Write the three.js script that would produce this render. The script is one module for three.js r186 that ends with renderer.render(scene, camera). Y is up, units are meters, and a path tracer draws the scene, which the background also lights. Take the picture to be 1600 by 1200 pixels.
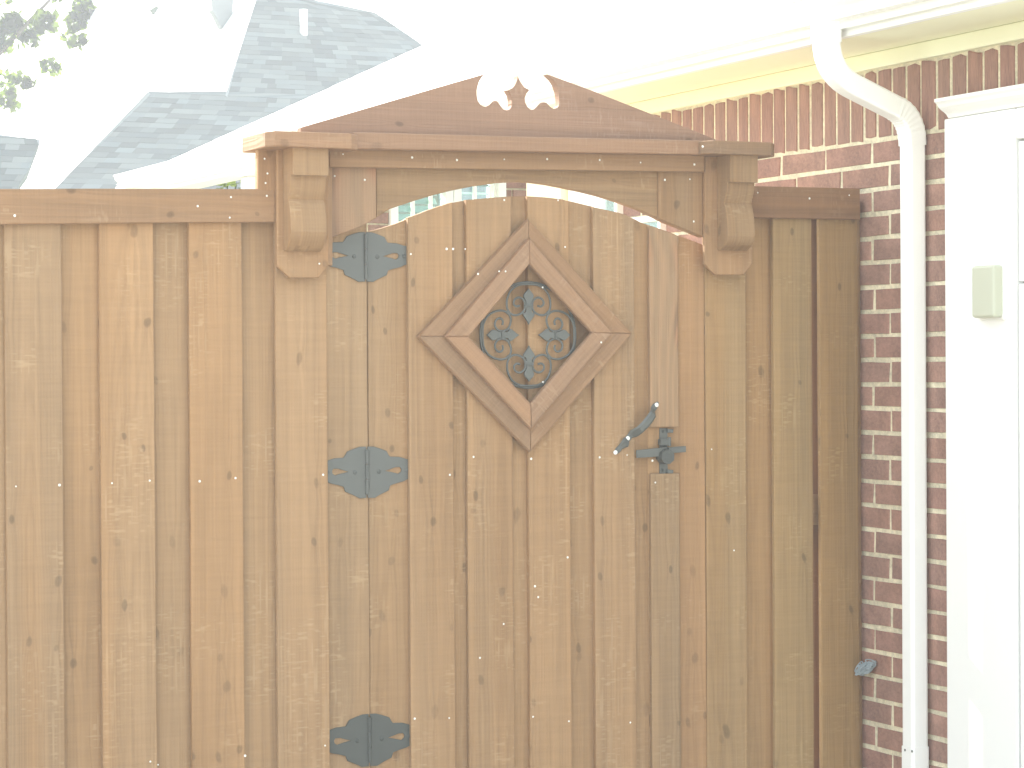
import * as THREE from 'three';
import { mergeGeometries } from 'three/addons/utils/BufferGeometryUtils.js';
import { RoundedBoxGeometry } from 'three/addons/geometries/RoundedBoxGeometry.js';

// ------------------------------------------------------------------ camera
// world: fence in the plane z = 0, x to the right along it, y up, metres
const FOC = 3800, EYE = new THREE.Vector3(0, 1.6, 5.7), YAW = Math.atan(1800 / FOC), PITCH = Math.atan(31 / FOC), ROLL = -0.006;
const scene = new THREE.Scene();
const camera = new THREE.PerspectiveCamera(2 * Math.atan(600 / FOC) * 180 / Math.PI, 4 / 3, 0.1, 400);
camera.position.copy(EYE);
camera.lookAt(EYE.x + Math.sin(YAW) * Math.cos(PITCH), EYE.y - Math.sin(PITCH), EYE.z - Math.cos(YAW) * Math.cos(PITCH));
camera.rotateZ(ROLL);
camera.updateMatrixWorld();
// ------------------------------------------------------------------ sky, sun, exposure
const SUN = new THREE.Vector3(-0.2, 0.57, -0.8).normalize();
{
  const W = 512, H = 256, d = new Float32Array(W * H * 4), v = new THREE.Vector3();
  for (let j = 0; j < H; j++) for (let i = 0; i < W; i++) {
    const lat = ((j + 0.5) / H - 0.5) * Math.PI, lon = ((i + 0.5) / W - 0.5) * 2 * Math.PI;
    v.set(Math.cos(lat) * Math.cos(lon), Math.sin(lat), Math.cos(lat) * Math.sin(lon));
    const y = Math.max(v.y, 0), c = Math.max(v.dot(SUN), 0), hz = Math.pow(1 - y, 3);
    const glow = 0.8 * Math.pow(c, 6) + 1.6 * Math.pow(c, 40);
    const k = (j * W + i) * 4;
    d[k] = 0.34 + 0.34 * hz + glow; d[k + 1] = 0.41 + 0.30 * hz + glow * 0.97; d[k + 2] = 0.48 + 0.24 * hz + glow * 0.9; d[k + 3] = 1;
    if (v.y < 0) { d[k] = 0.3; d[k + 1] = 0.3; d[k + 2] = 0.28; }
  }
  const sky = new THREE.DataTexture(d, W, H, THREE.RGBAFormat, THREE.FloatType);
  sky.mapping = THREE.EquirectangularReflectionMapping; sky.magFilter = sky.minFilter = THREE.LinearFilter; sky.needsUpdate = true;
  scene.background = sky; scene.environment = sky;
}
const sun = new THREE.DirectionalLight(new THREE.Color(1, 0.94, 0.84), 4.5);
sun.position.copy(SUN).multiplyScalar(40).add(new THREE.Vector3(3, 1, 0)); sun.target.position.set(3, 1, 0);
sun.castShadow = true; sun.shadow.mapSize.set(2048, 2048);
Object.assign(sun.shadow.camera, { left: -14, right: 14, top: 14, bottom: -14, near: 1, far: 90 });
scene.add(sun, sun.target);
const renderer = new THREE.WebGLRenderer({ antialias: true });
renderer.toneMapping = THREE.LinearToneMapping;
renderer.toneMappingExposure = 4.6;
renderer.shadowMap.enabled = true;

scene.fog = new THREE.FogExp2(0xf4f8fa, 0.006);
// ------------------------------------------------------------------ helpers
let seed = 7;
const rnd = () => { seed = (seed * 1664525 + 1013904223) >>> 0; return seed / 4294967296; };
const rr = (a, b) => a + (b - a) * rnd();
const E = camera.matrixWorld.elements;
// the point where the sight line through a picture point meets a plane of the place
function ray(u, v) {
  const a = u - 800, b = 600 - v;
  return new THREE.Vector3(E[0] * a + E[4] * b - E[8] * FOC, E[1] * a + E[5] * b - E[9] * FOC, E[2] * a + E[6] * b - E[10] * FOC);
}
const hit = (u, v, n, c) => { const d = ray(u, v); return EYE.clone().addScaledVector(d, (c - n.dot(EYE)) / n.dot(d)); };
const NX = new THREE.Vector3(1, 0, 0), NZ = new THREE.Vector3(0, 0, 1);
const onZ = (u, v, z) => hit(u, v, NZ, z), onX = (u, v, x) => hit(u, v, NX, x);
const used = {};
function numbered(n) { const k = used[n] = (used[n] ?? -1) + 1; return k ? n + '_' + String(k).padStart(3, '0') : n; }
function thing(name, label, category, base = [0, 0, 0], group) {
  const o = new THREE.Group(); o.name = numbered(name); o.position.set(...base);
  o.userData = { label, category }; if (group) o.userData.group = group;
  scene.add(o); return o;
}
// a part: geometry given in world coordinates is moved into its parent's frame
function part(name, geo, mat, parent, label) {
  const m = new THREE.Mesh(geo, mat); m.name = name; m.castShadow = m.receiveShadow = true;
  const o = new THREE.Vector3(); for (let p = parent; p && p !== scene; p = p.parent) o.add(p.position);
  geo.translate(-o.x, -o.y, -o.z);
  if (label) m.userData.label = label;
  parent.add(m); return m;
}
function structure(name, geo, mat) { const m = part(name, geo, mat, scene); m.userData.kind = 'structure'; return m; }
function paint(geo, c) {
  const n = geo.attributes.position.count, a = new Float32Array(n * 3);
  for (let i = 0; i < n; i++) { a[i * 3] = c[0]; a[i * 3 + 1] = c[1]; a[i * 3 + 2] = c[2]; }
  geo.setAttribute('color', new THREE.BufferAttribute(a, 3)); return geo;
}
const merge = gs => mergeGeometries(gs.map(g => { const n = g.index ? g.toNonIndexed() : g; for (const k of Object.keys(n.attributes)) if (!['position', 'normal', 'uv', 'color'].includes(k)) n.deleteAttribute(k); return n; }));
function box(x0, x1, y0, y1, z0, z1, r = 0) {
  const g = r ? new RoundedBoxGeometry(x1 - x0, y1 - y0, z1 - z0, 1, r) : new THREE.BoxGeometry(x1 - x0, y1 - y0, z1 - z0);
  g.translate((x0 + x1) / 2, (y0 + y1) / 2, (z0 + z1) / 2); return g;
}
// outline in world x,y (front face at z, thickness t towards -z)
function slab(pts, z, t, bevel = 0.002, holes = []) {
  const s = new THREE.Shape(pts.map(p => new THREE.Vector2(p[0], p[1])));
  for (const h of holes) s.holes.push(new THREE.Path(h.map(p => new THREE.Vector2(p[0], p[1]))));
  const b = bevel > 0;
  const g = new THREE.ExtrudeGeometry(s, { depth: t - (b ? 2 * bevel : 0), bevelEnabled: b, bevelSize: bevel, bevelThickness: bevel, bevelOffset: -bevel, bevelSegments: 1, curveSegments: 8 });
  g.translate(0, 0, z - t + (b ? bevel : 0)); return g;
}
const P = (pts, z) => pts.map(([u, v]) => { const q = onZ(u, v, z); return [q.x, q.y]; });
// texture coordinates in metres; a = direction of the grain in the x,y plane
function grain(geo, a = Math.PI / 2, sx = 1.4, sy = 2.8) {
  const p = geo.attributes.position, n = geo.attributes.normal, uv = new Float32Array(p.count * 2), ox = rnd(), oy = rnd(), ca = Math.cos(a), sa = Math.sin(a);
  for (let i = 0; i < p.count; i++) {
    const x = p.getX(i), y = p.getY(i), z = p.getZ(i);
    let al = x * ca + y * sa, ac = -x * sa + y * ca;
    if (Math.abs(n.getZ(i)) < 0.6) { const ds = Math.abs(n.getX(i) * ca + n.getY(i) * sa); if (ds > 0.8) al = z; else ac = z + ac * 0.2; }
    uv[i * 2] = ac / sx + ox; uv[i * 2 + 1] = al / sy + oy;
  }
  geo.setAttribute('uv', new THREE.BufferAttribute(uv, 2)); return geo;
}

// ------------------------------------------------------------------ procedural textures
function hash(x, y, s) { let h = (x * 374761393 + y * 668265263 + s * 1442695041) | 0; h = Math.imul(h ^ (h >>> 13), 1274126177); return ((h ^ (h >>> 16)) >>> 0) / 4294967296; }
function vnoise(x, y, px, py, s) {   // periodic value noise
  const xi = Math.floor(x), yi = Math.floor(y), fx = x - xi, fy = y - yi, ux = fx * fx * (3 - 2 * fx), uy = fy * fy * (3 - 2 * fy);
  const x0 = ((xi % px) + px) % px, x1 = (x0 + 1) % px, y0 = ((yi % py) + py) % py, y1 = (y0 + 1) % py;
  const a = hash(x0, y0, s), b = hash(x1, y0, s), c = hash(x0, y1, s), e = hash(x1, y1, s);
  return a + (b - a) * ux + (c - a) * uy + (a - b - c + e) * ux * uy;
}
const toS = v => 255 * (v <= 0.0031308 ? 12.92 * v : 1.055 * Math.pow(v, 1 / 2.4) - 0.055);
function tex(W, H, fn, srgb) {
  const d = new Uint8Array(W * H * 4), o = [0, 0, 0];
  for (let j = 0; j < H; j++) for (let i = 0; i < W; i++) {
    fn(i / W, j / H, o); const k = (j * W + i) * 4;
    for (let c = 0; c < 3; c++) { const v = Math.min(1, Math.max(0, o[c])); d[k + c] = srgb ? toS(v) : v * 255; } d[k + 3] = 255;
  }
  const t = new THREE.DataTexture(d, W, H, THREE.RGBAFormat); t.wrapS = t.wrapT = THREE.RepeatWrapping; t.magFilter = THREE.LinearFilter; t.minFilter = THREE.LinearMipmapLinearFilter; t.generateMipmaps = true;
  if (srgb) t.colorSpace = THREE.SRGBColorSpace; t.needsUpdate = true; return t;
}
const knots = [];
for (let i = 0; i < 115; i++) { const s = rr(0.6, 1.25); knots.push({ x: rnd(), y: rnd(), a: 0.0075 * s, b: 0.0105 * s * rr(0.8, 1.5), k: rr(0.16, 0.40), t: rr(-0.5, 0.5) }); }
function wood(u, v, o, bump) {
  const X = u * 1.4, Y = v * 2.8;
  let du = 0, dark = 0, ring = 0;
  for (const k of knots) {
    let dx = u - k.x, dy = v - k.y; dx -= Math.round(dx); dy -= Math.round(dy); dx *= 1.4; dy *= 2.8;
    if (Math.abs(dx) > 0.09 || Math.abs(dy) > 0.12) continue;
    const e = Math.exp(-(dx * dx) / 0.0006 - (dy * dy) / 0.0022); du += Math.sign(dx) * e * 0.006;
    const ex = (dx + dy * k.t * 0.4) / k.a, ey = dy / k.b, q = Math.sqrt(ex * ex + ey * ey) + 0.35 * (vnoise(u * 180, v * 220, 180, 220, 5) - 0.5);
    if (q < 1.35) { dark = Math.max(dark, k.k * (q < 0.75 ? 1 : Math.max(0, 1 - (q - 0.75) / 0.6))); ring = Math.sin(q * 11) * 0.08 * (q < 1 ? 1 : 0); }
    else if (q < 3.2) dark = Math.max(dark, 0.12 * k.k * (1 - (q - 1.35) / 1.85));
  }
  const uu = u + du / 1.4;
  const g1 = vnoise(uu * 84, v * 3, 84, 3, 1), g2 = vnoise(uu * 220, v * 6, 220, 6, 2), g3 = vnoise(uu * 520, v * 14, 520, 14, 3);
  const broad = vnoise(uu * 12, v * 5, 12, 5, 4), saw = vnoise(u * 22, v * 900, 22, 900, 6), saw2 = vnoise(u * 9, v * 260, 9, 260, 7);
  const fig = vnoise(uu * 26, v * 2, 26, 2, 8);
  if (bump) { const b = 0.5 + 0.22 * (g2 - 0.5) + 0.26 * (g3 - 0.5) + 0.16 * (saw - 0.5) + 0.10 * (saw2 - 0.5) - dark * 0.2; o[0] = o[1] = o[2] = b; return; }
  let m = 1 + 0.12 * (g1 - 0.5) + 0.11 * (g2 - 0.5) + 0.10 * (g3 - 0.5) + 0.22 * (broad - 0.5) + 0.06 * (saw - 0.5) + 0.05 * (saw2 - 0.5);
  const early = Math.max(0, Math.sin((fig * 9 + g1 * 1.2) * 6.28)) * 0.06; m -= early;
  m *= 1 - dark + ring * dark;
  let r = 0.325 * m, g = 0.201 * m * (1 - 0.05 * (fig - 0.5) * 2), b = 0.102 * m * (1 - 0.12 * (fig - 0.5) * 2);
  // pale scuffs where the saw left the wood rough
  const sc = vnoise(u * 16, v * 24, 16, 24, 9), s2 = vnoise(u * 90, v * 700, 90, 700, 10), s3 = vnoise(u * 240, v * 40, 240, 40, 11);
  if (sc > 0.60) { const q = Math.min(1, (sc - 0.60) * 5) * Math.max(0, Math.max(s2, s3 * 0.93) - 0.66) * 1.2;  r += (0.5 - r) * q; g += (0.36 - g) * q; b += (0.21 - b) * q; }
  o[0] = r; o[1] = g; o[2] = b;
}
const woodMap = tex(1536, 2048, (u, v, o) => wood(u, v, o, false), true);
const woodBump = tex(1536, 2048, (u, v, o) => wood(u, v, o, true), false);
// flame-figured cedar: broad cathedral bands, orange early wood
function flame(u, v, o) {
  const w = vnoise(u * 6, v * 3, 6, 3, 21) * 2.8 + vnoise(u * 14, v * 5, 14, 5, 22) * 0.5, x = u * 13 + w;
  const f = Math.pow(0.5 + 0.5 * Math.sin(x * 6.28), 1.6), n = vnoise(u * 300, v * 12, 300, 12, 23), br = vnoise(u * 8, v * 10, 8, 10, 24);
  const q = Math.max(0, Math.min(1, (br - 0.42) * 5)), k = f * (0.3 + 0.7 * q);
  const m = 1 + 0.22 * (n - 0.5);
  o[0] = (0.300 + 0.13 * k - 0.075 * q) * m; o[1] = (0.19 + 0.055 * k - 0.055 * q) * m; o[2] = (0.103 + 0.025 * k - 0.03 * q) * m;
}
const flameMap = tex(512, 1024, flame, true);
const speck = (s, a) => tex(256, 256, (u, v, o) => { const n = 1 + a * (vnoise(u * 6, v * 6, 6, 6, s) - 0.5) + a * 0.8 * (vnoise(u * 30, v * 30, 30, 30, s + 1) - 0.5) + a * 0.7 * (vnoise(u * 110, v * 110, 110, 110, s + 2) - 0.5); o[0] = o[1] = o[2] = 0.8 * n; }, true);
const speckBump = tex(256, 256, (u, v, o) => { o[0] = o[1] = o[2] = 0.5 + 0.5 * (vnoise(u * 20, v * 20, 20, 20, 41) - 0.5) + 0.5 * (vnoise(u * 90, v * 90, 90, 90, 42) - 0.5); }, false);
const speckA = speck(31, 0.3), speckB = speck(51, 0.34);
const std = o => new THREE.MeshStandardMaterial(Object.assign({ roughness: 0.85, metalness: 0 }, o));
const rgb = (r, g, b) => new THREE.Color().setRGB(r, g, b);
const M = {
  wood: std({ map: woodMap, bumpMap: woodBump, bumpScale: 0.0022, roughness: 0.82, vertexColors: true }),
  flame: std({ map: flameMap, bumpMap: woodBump, bumpScale: 0.0014, roughness: 0.8, vertexColors: true }),
  iron: std({ color: rgb(0.112, 0.115, 0.104), roughness: 0.5, metalness: 0.15, bumpMap: speckBump, bumpScale: 0.0006 }),
  ironDark: std({ color: rgb(0.072, 0.076, 0.068), roughness: 0.5, metalness: 0.15, bumpMap: speckBump, bumpScale: 0.0006 }),
  gap: std({ color: rgb(0.03, 0.03, 0.03) }),
  nail: std({ color: rgb(0.86, 0.84, 0.78), roughness: 0.35 }),
  white: std({ color: rgb(0.86, 0.86, 0.83), roughness: 0.5, map: null }),
  cream: std({ color: rgb(0.86, 0.85, 0.63), roughness: 0.7 }),
  mortar: std({ color: rgb(0.86, 0.77, 0.55), map: speckB, bumpMap: speckBump, bumpScale: 0.003 }),
  brick: [[0.255, 0.138, 0.108], [0.245, 0.132, 0.108], [0.262, 0.145, 0.116], [0.236, 0.134, 0.110], [0.250, 0.142, 0.116]].map(c => std({ color: rgb(c[0] * 1.54, c[1] * 1.52, c[2] * 1.4), map: speckB, bumpMap: speckBump, bumpScale: 0.0012, roughness: 0.9 })),
  shingle: std({ vertexColors: true, roughness: 0.95 }),
  concrete: std({ color: rgb(0.52, 0.49, 0.43), map: speckA, bumpMap: speckBump, bumpScale: 0.002, roughness: 0.95 }),
  grass: std({ color: rgb(0.10, 0.14, 0.045), map: speckB, roughness: 1 }),
  glass: new THREE.MeshPhysicalMaterial({ color: rgb(0.85, 0.95, 0.93), roughness: 0.02, transmission: 1, thickness: 0 }),
  blind: std({ color: rgb(0.30, 0.38, 0.37), roughness: 0.6 }),
  room: std({ color: rgb(0.12, 0.14, 0.13), roughness: 1 }),
  leaf: std({ vertexColors: true, roughness: 0.7, side: THREE.DoubleSide }),
  bark: std({ color: rgb(0.12, 0.09, 0.065), roughness: 1 }),
  keypad: std({ color: rgb(0.50, 0.51, 0.40), roughness: 0.55 }),
  tangle: std({ color: rgb(0.30, 0.345, 0.36), roughness: 0.6 }),
};
M.leaf = new THREE.MeshPhysicalMaterial({ vertexColors: true, roughness: 0.9, side: THREE.DoubleSide, transmission: 0.65, thickness: 0 });

// ------------------------------------------------------------------ ground
{
  const g = new THREE.PlaneGeometry(300, 300, 1, 1); g.rotateX(-Math.PI / 2); g.attributes.uv.array.forEach((v, i, a) => a[i] = v * 300); structure('lawn', g, M.grass);
  const d = new THREE.PlaneGeometry(24, 22); d.rotateX(-Math.PI / 2); d.translate(0, 0.004, 10.75); d.attributes.uv.array.forEach((v, i, a) => a[i] = v * 24); structure('driveway', d, M.concrete);
  const p = new THREE.PlaneGeometry(7, 6.2); p.rotateX(-Math.PI / 2); p.translate(3.4, 0.008, -3.4); p.attributes.uv.array.forEach((v, i, a) => a[i] = v * 7); structure('patio', p, M.concrete);
}

// ------------------------------------------------------------------ brick house on the right
const WX = 3.77, PITCHROW = 0.0671, TOPROW = 2.21;
const house = thing('brick_house', 'red brick house with white gutter and downspout at the right end of the fence', 'house', [WX, 0, 0]);
const wall = part('wall', merge([box(WX + 0.007, WX + 0.2, 0, 2.46, -2.125, 0.432), box(WX + 0.007, WX + 0.2, 2.236, 2.46, 0.432, 3.4)]), M.mortar, house);
{ const uv = wall.geometry.attributes.uv, p = wall.geometry.attributes.position; for (let i = 0; i < uv.count; i++) uv.setXY(i, p.getZ(i) * 3, p.getY(i) * 3); }
// three brick blanks with chamfered, slightly uneven edges, 1 x 1 face, 10 mm proud, facing -x
function brickBlank(v) {
  seed = 100 + v;
  const j = () => rr(-0.018, 0.018), w = 0.5, h = 0.5;
  const s = new THREE.Shape([[-w + j(), -h + j() * 2.5], [j() * 6, -h + j() * 2.5], [w + j(), -h + j() * 2.5], [w + j(), h + j() * 2.5], [j() * 6, h + j() * 2.5], [-w + j(), h + j() * 2.5]].map(p => new THREE.Vector2(p[0], p[1])));
  const g = new THREE.ExtrudeGeometry(s, { depth: 0.6, bevelEnabled: true, bevelSize: 0.02, bevelThickness: 0.4, bevelOffset: -0.02, bevelSegments: 1 });
  const p = g.attributes.position, uv = g.attributes.uv;
  for (let i = 0; i < p.count; i++) uv.setXY(i, p.getX(i) * 0.9 + 0.37 * v, p.getY(i) * 0.3 + 0.21 * v);
  return g;
}
const blanks = [0, 1, 2, 3].map(brickBlank);
seed = 11;
function brickMesh(parent, z, y, lz, ly) {           // on the wall x = WX, centre z, y
  const b = new THREE.Mesh(blanks[Math.floor(rnd() * 4)], M.brick[Math.floor(rnd() * 5)]); b.name = 'brick';
  b.rotation.y = -Math.PI / 2; b.scale.set(lz, ly, 0.005); b.position.set(0.0085 + rr(-0.0008, 0.0008), y, z); b.rotation.x = 0;
  b.castShadow = b.receiveShadow = true; parent.add(b); return b;
}
function brickGeo(z, y, lz, ly) { const g = blanks[Math.floor(rnd() * 4)].clone(); g.scale(lz, ly, 0.005); g.rotateY(-Math.PI / 2); g.translate(0.0085, y, z); return g; }
{
  const hidden = [];
  const Z1 = 0.428;
  for (let k = 0; k < 33; k++) {
    const yc = TOPROW - PITCHROW * (k + 0.5); if (yc < 0.03) break;
    const ph = (k % 2 ? 0.141 : 0.063) + rr(-0.006, 0.006);
    for (let n = -12; n < 4; n++) {
      let a = ph + n * 0.237, b = a + 0.237; a += 0.0062; b -= 0.0062;
      if (a > 0.25) continue; if (b > 0.25) b = 0.30 + rr(-0.004, 0.004);
      a = Math.max(a, -2.12); b = Math.min(b, Z1); if (b - a < 0.02) continue;
      if (b > -1.17 && b < -1.155) continue;
      if (a < -1.16 && yc < 2.075) { if (b > -1.16 + 0.03) a = -1.155; else continue; }       // side window and side door
      if (a < -1.50 && yc < 2.2) { if (b > -1.45) a = -1.50; else continue; }
      const vis = (a > -0.25) || (k < 3 && a > -1.7);
      if (vis) brickMesh(wall, (a + b) / 2, yc + rr(-0.001, 0.001), b - a, PITCHROW - 0.0122 + rr(-0.001, 0.001)); else hidden.push(brickGeo((a + b) / 2, yc, b - a, PITCHROW - 0.0105));
    }
  }
  for (let k = 0; k < 33; k++) { const yc = TOPROW - PITCHROW * (k + 0.5); if (yc > 0.03) brickMesh(wall, (0.312 + Z1) / 2, yc + rr(-0.0015, 0.0015), Z1 - 0.312, PITCHROW - 0.0122 + rr(-0.001, 0.001)); }
  for (let z = -2.24, i = 0; z < 1.25; z += 0.0685, i++) { if (z < -1.55) continue; const w = 0.0685 - (i % 5 === 3 ? 0.018 : i % 3 === 1 ? 0.009 : 0.0125) + rr(-0.002, 0.002); brickMesh(wall, z + 0.034, 2.309 + rr(-0.002, 0.002), w, 0.184); }
  for (let z = 1.258; z < 3.36; z += 0.0685) hidden.push(brickGeo(z + 0.034, 2.309, 0.057, 0.184));
  const h = new THREE.Mesh(merge(hidden), M.brick[0]); h.name = 'brick_courses'; h.userData.kind = 'stuff'; h.castShadow = h.receiveShadow = true; wall.add(h);
}
// eaves: frieze, soffit, fascia, gutter
const EV0 = -6.25, EV1 = 6.5;
part('frieze_board', box(WX - 0.012, WX + 0.1, 2.405, 2.4495, -2.125, EV1, 0.003), M.cream, house);
part('soffit', box(3.522, 5.0, 2.45, 2.462, -2.26, EV1), M.cream, house);
part('soffit', box(3.522, 3.645, 2.4505, 2.462, EV0 + 0.02, -2.262), M.white, house);  // far length white instead of cream: its glare put into the colour
part('fascia', box(3.498, 3.521, 2.446, 2.515, EV0, EV1, 0.003), M.white, house);
part('beam', box(3.60, 3.645, 2.463, 2.56, EV0 + 0.05, -2.262, 0.004), M.white, house);
part('post', box(3.60, 3.645, 0, 2.4495, -4.75, -4.65, 0.004), M.white, house);
{
  // K-style gutter: ogee front
  const s = new THREE.Shape(); s.moveTo(0, 0); s.lineTo(-0.055, 0); s.lineTo(-0.058, 0.028); s.bezierCurveTo(-0.062, 0.045, -0.085, 0.05, -0.09, 0.072); s.lineTo(-0.09, 0.088); s.lineTo(-0.098, 0.092); s.lineTo(-0.098, 0.104); s.lineTo(-0.085, 0.104); s.lineTo(-0.08, 0.094); s.lineTo(-0.08, 0.075); s.bezierCurveTo(-0.075, 0.055, -0.05, 0.05, -0.048, 0.004); s.lineTo(-0.006, 0.004); s.lineTo(-0.006, 0.104); s.lineTo(0, 0.104); s.closePath();
  const seamZ = onX(1314, 30, 3.41).z;
  const g1 = new THREE.ExtrudeGeometry(s, { depth: seamZ + 6.1 - 0.003, bevelEnabled: false, curveSegments: 6 }); g1.scale(1, 0.66, 1); g1.translate(3.497, 2.484, -6.1);
  const gut = part('gutter', g1, M.white, house);
  const g2 = new THREE.ExtrudeGeometry(s, { depth: EV1 - seamZ, bevelEnabled: false, curveSegments: 6 }); g2.scale(1.03, 0.67, 1); g2.translate(3.497, 2.4835, seamZ);
  part('gutter_section', g2, M.white, gut);
}
// roof slope towards the side yard, gable end beyond, courses of pale shingles
const RP = Math.tan(25 * Math.PI / 180);
function courses(planeO, planeU, planeV, poly, row, tabLen, tone, th = 0.006) {   // poly in (u,v) metres on the plane, v up the slope
  const pos = [], col = [], N = new THREE.Vector3().crossVectors(planeU, planeV).normalize();
  const q = (u, v, h) => planeO.clone().addScaledVector(planeU, u).addScaledVector(planeV, v).addScaledVector(N, h);
  const vs = poly.map(p => p[1]), v0 = Math.min(...vs), v1 = Math.max(...vs);
  const cut = v => { const xs = []; for (let i = 0; i < poly.length; i++) { const a = poly[i], b = poly[(i + 1) % poly.length]; if ((a[1] <= v) !== (b[1] <= v)) xs.push(a[0] + (b[0] - a[0]) * (v - a[1]) / (b[1] - a[1])); } return xs.sort((x, y) => x - y); };
  const quad = (a, b, c, d, k) => { for (const p of [a, b, c, a, c, d]) { pos.push(p.x, p.y, p.z); col.push(...k); } };
  for (let v = v0; v < v1 - 1e-4; v += row) {
    const vt = Math.min(v + row, v1), A = cut(v + 1e-4), B = cut(vt - 1e-4); if (!A.length || A.length !== B.length) continue;
    for (let s = 0; s + 1 < A.length; s += 2) {
      const l0 = A[s], l1 = A[s + 1], m0 = B[s], m1 = B[s + 1], len = Math.max(l1 - l0, 0.001);
      for (let t = 0; t < len;) {
        const w = Math.min(rr(0.5, 1.4) * tabLen, len - t), f0 = t / len, f1 = (t + w) / len; t += w + 1e-6;
        const a = l0 + (l1 - l0) * f0, b = l0 + (l1 - l0) * f1, c = m0 + (m1 - m0) * f1, d = m0 + (m1 - m0) * f0;
        const k = tone(), h = th * rr(0.8, 1.9);
        quad(q(a, v, h), q(b, v, h), q(c, vt, h * 0.3), q(d, vt, h * 0.3), k);
        quad(q(a, v, 0), q(b, v, 0), q(b, v, h), q(a, v, h), k);
      }
    }
  }
  const g = new THREE.BufferGeometry(); g.setAttribute('position', new THREE.Float32BufferAttribute(pos, 3)); g.setAttribute('color', new THREE.Float32BufferAttribute(col, 3)); g.computeVertexNormals();
  const uv = new Float32Array(pos.length / 3 * 2); g.setAttribute('uv', new THREE.BufferAttribute(uv, 2)); return g;
}
{
  const L = 3.6, y0 = 2.525, c = Math.cos(Math.atan(RP)), s = Math.sin(Math.atan(RP));
  const O = new THREE.Vector3(3.47, y0 - 0.01, EV0 - 0.05), U = new THREE.Vector3(0, 0, 1), V = new THREE.Vector3(c, s, 0);
  const sh = new THREE.Shape([[3.475, y0], [3.475, y0 - 0.05], [3.475 + L * c, y0 + L * s - 0.05], [3.475 + L * c, y0 + L * s]].map(p => new THREE.Vector2(...p)));
  const deck = new THREE.ExtrudeGeometry(sh, { depth: EV1 - EV0 + 0.05, bevelEnabled: false }); deck.translate(0, -0.012, EV0 - 0.05);
  const roof = part('roof', deck, M.white, house);
  const tone = () => { const k = rr(0.54, 0.66); return [k, k, k * 0.98]; };
  const g = courses(O.clone().add(new THREE.Vector3(0, 0.004, 0)), U, V, [[0, 0], [EV1 - EV0, 0], [EV1 - EV0, L], [0, L]], 0.143, 0.32, tone, 0.002);
  // the plane's u runs along +z, so flip the winding to face up
  part('shingle_courses', g, Object.assign(M.shingle.clone(), { side: THREE.DoubleSide }), roof).userData.kind = 'stuff';
  part('gable_board', (() => { const q = new THREE.ExtrudeGeometry(new THREE.Shape([[3.475, y0 - 0.015], [3.475, y0 - 0.09], [3.475 + L * c, y0 + L * s - 0.09], [3.475 + L * c, y0 + L * s - 0.015]].map(p => new THREE.Vector2(...p))), { depth: 0.02, bevelEnabled: false }); q.translate(0, 0, EV0 - 0.075); return q; })(), M.white, roof);
}
// downspout: swept rectangular pipe with two elbows
function sweep(path, w, d, cap = true, ridge) {       // path: Vector3 list in a plane of constant z; w along z, d in the plane
  const pos = [], idx = [], n = path.length, prof = [], r = 0.008;
  for (let q = 0; q < 4; q++) for (let k = 0; k < 3; k++) { const a = q * Math.PI / 2 + k * Math.PI / 4, cx = [1, -1, -1, 1][q] * (w / 2 - r), cy = [1, 1, -1, -1][q] * (d / 2 - r); prof.push([cx + r * Math.cos(a), cy + r * Math.sin(a)]); }
  const m = prof.length, B = new THREE.Vector3(0, 0, 1);
  for (let i = 0; i < n; i++) {
    const t = path[Math.min(i + 1, n - 1)].clone().sub(path[Math.max(i - 1, 0)]).normalize(), N = new THREE.Vector3().crossVectors(B, t).normalize(), sc = ridge ? ridge(i) : 1;
    for (const [a, b] of prof) { const p = path[i].clone().addScaledVector(B, a * sc).addScaledVector(N, b * sc); pos.push(p.x, p.y, p.z); }
  }
  for (let i = 0; i < n - 1; i++) for (let k = 0; k < m; k++) { const a = i * m + k, b = i * m + (k + 1) % m; idx.push(a, b, a + m, b, b + m, a + m); }
  if (cap) for (const e of [0, n - 1]) for (let k = 1; k < m - 1; k++) idx.push(e * m, e * m + k, e * m + k + 1);
  const g = new THREE.BufferGeometry(); g.setAttribute('position', new THREE.Float32BufferAttribute(pos, 3)); g.setIndex(idx); const f = g.toNonIndexed(); f.computeVertexNormals(); f.setAttribute('uv', new THREE.BufferAttribute(new Float32Array(f.attributes.position.count * 2), 2)); return f;
}
const creaseFix = g => g;
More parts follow.
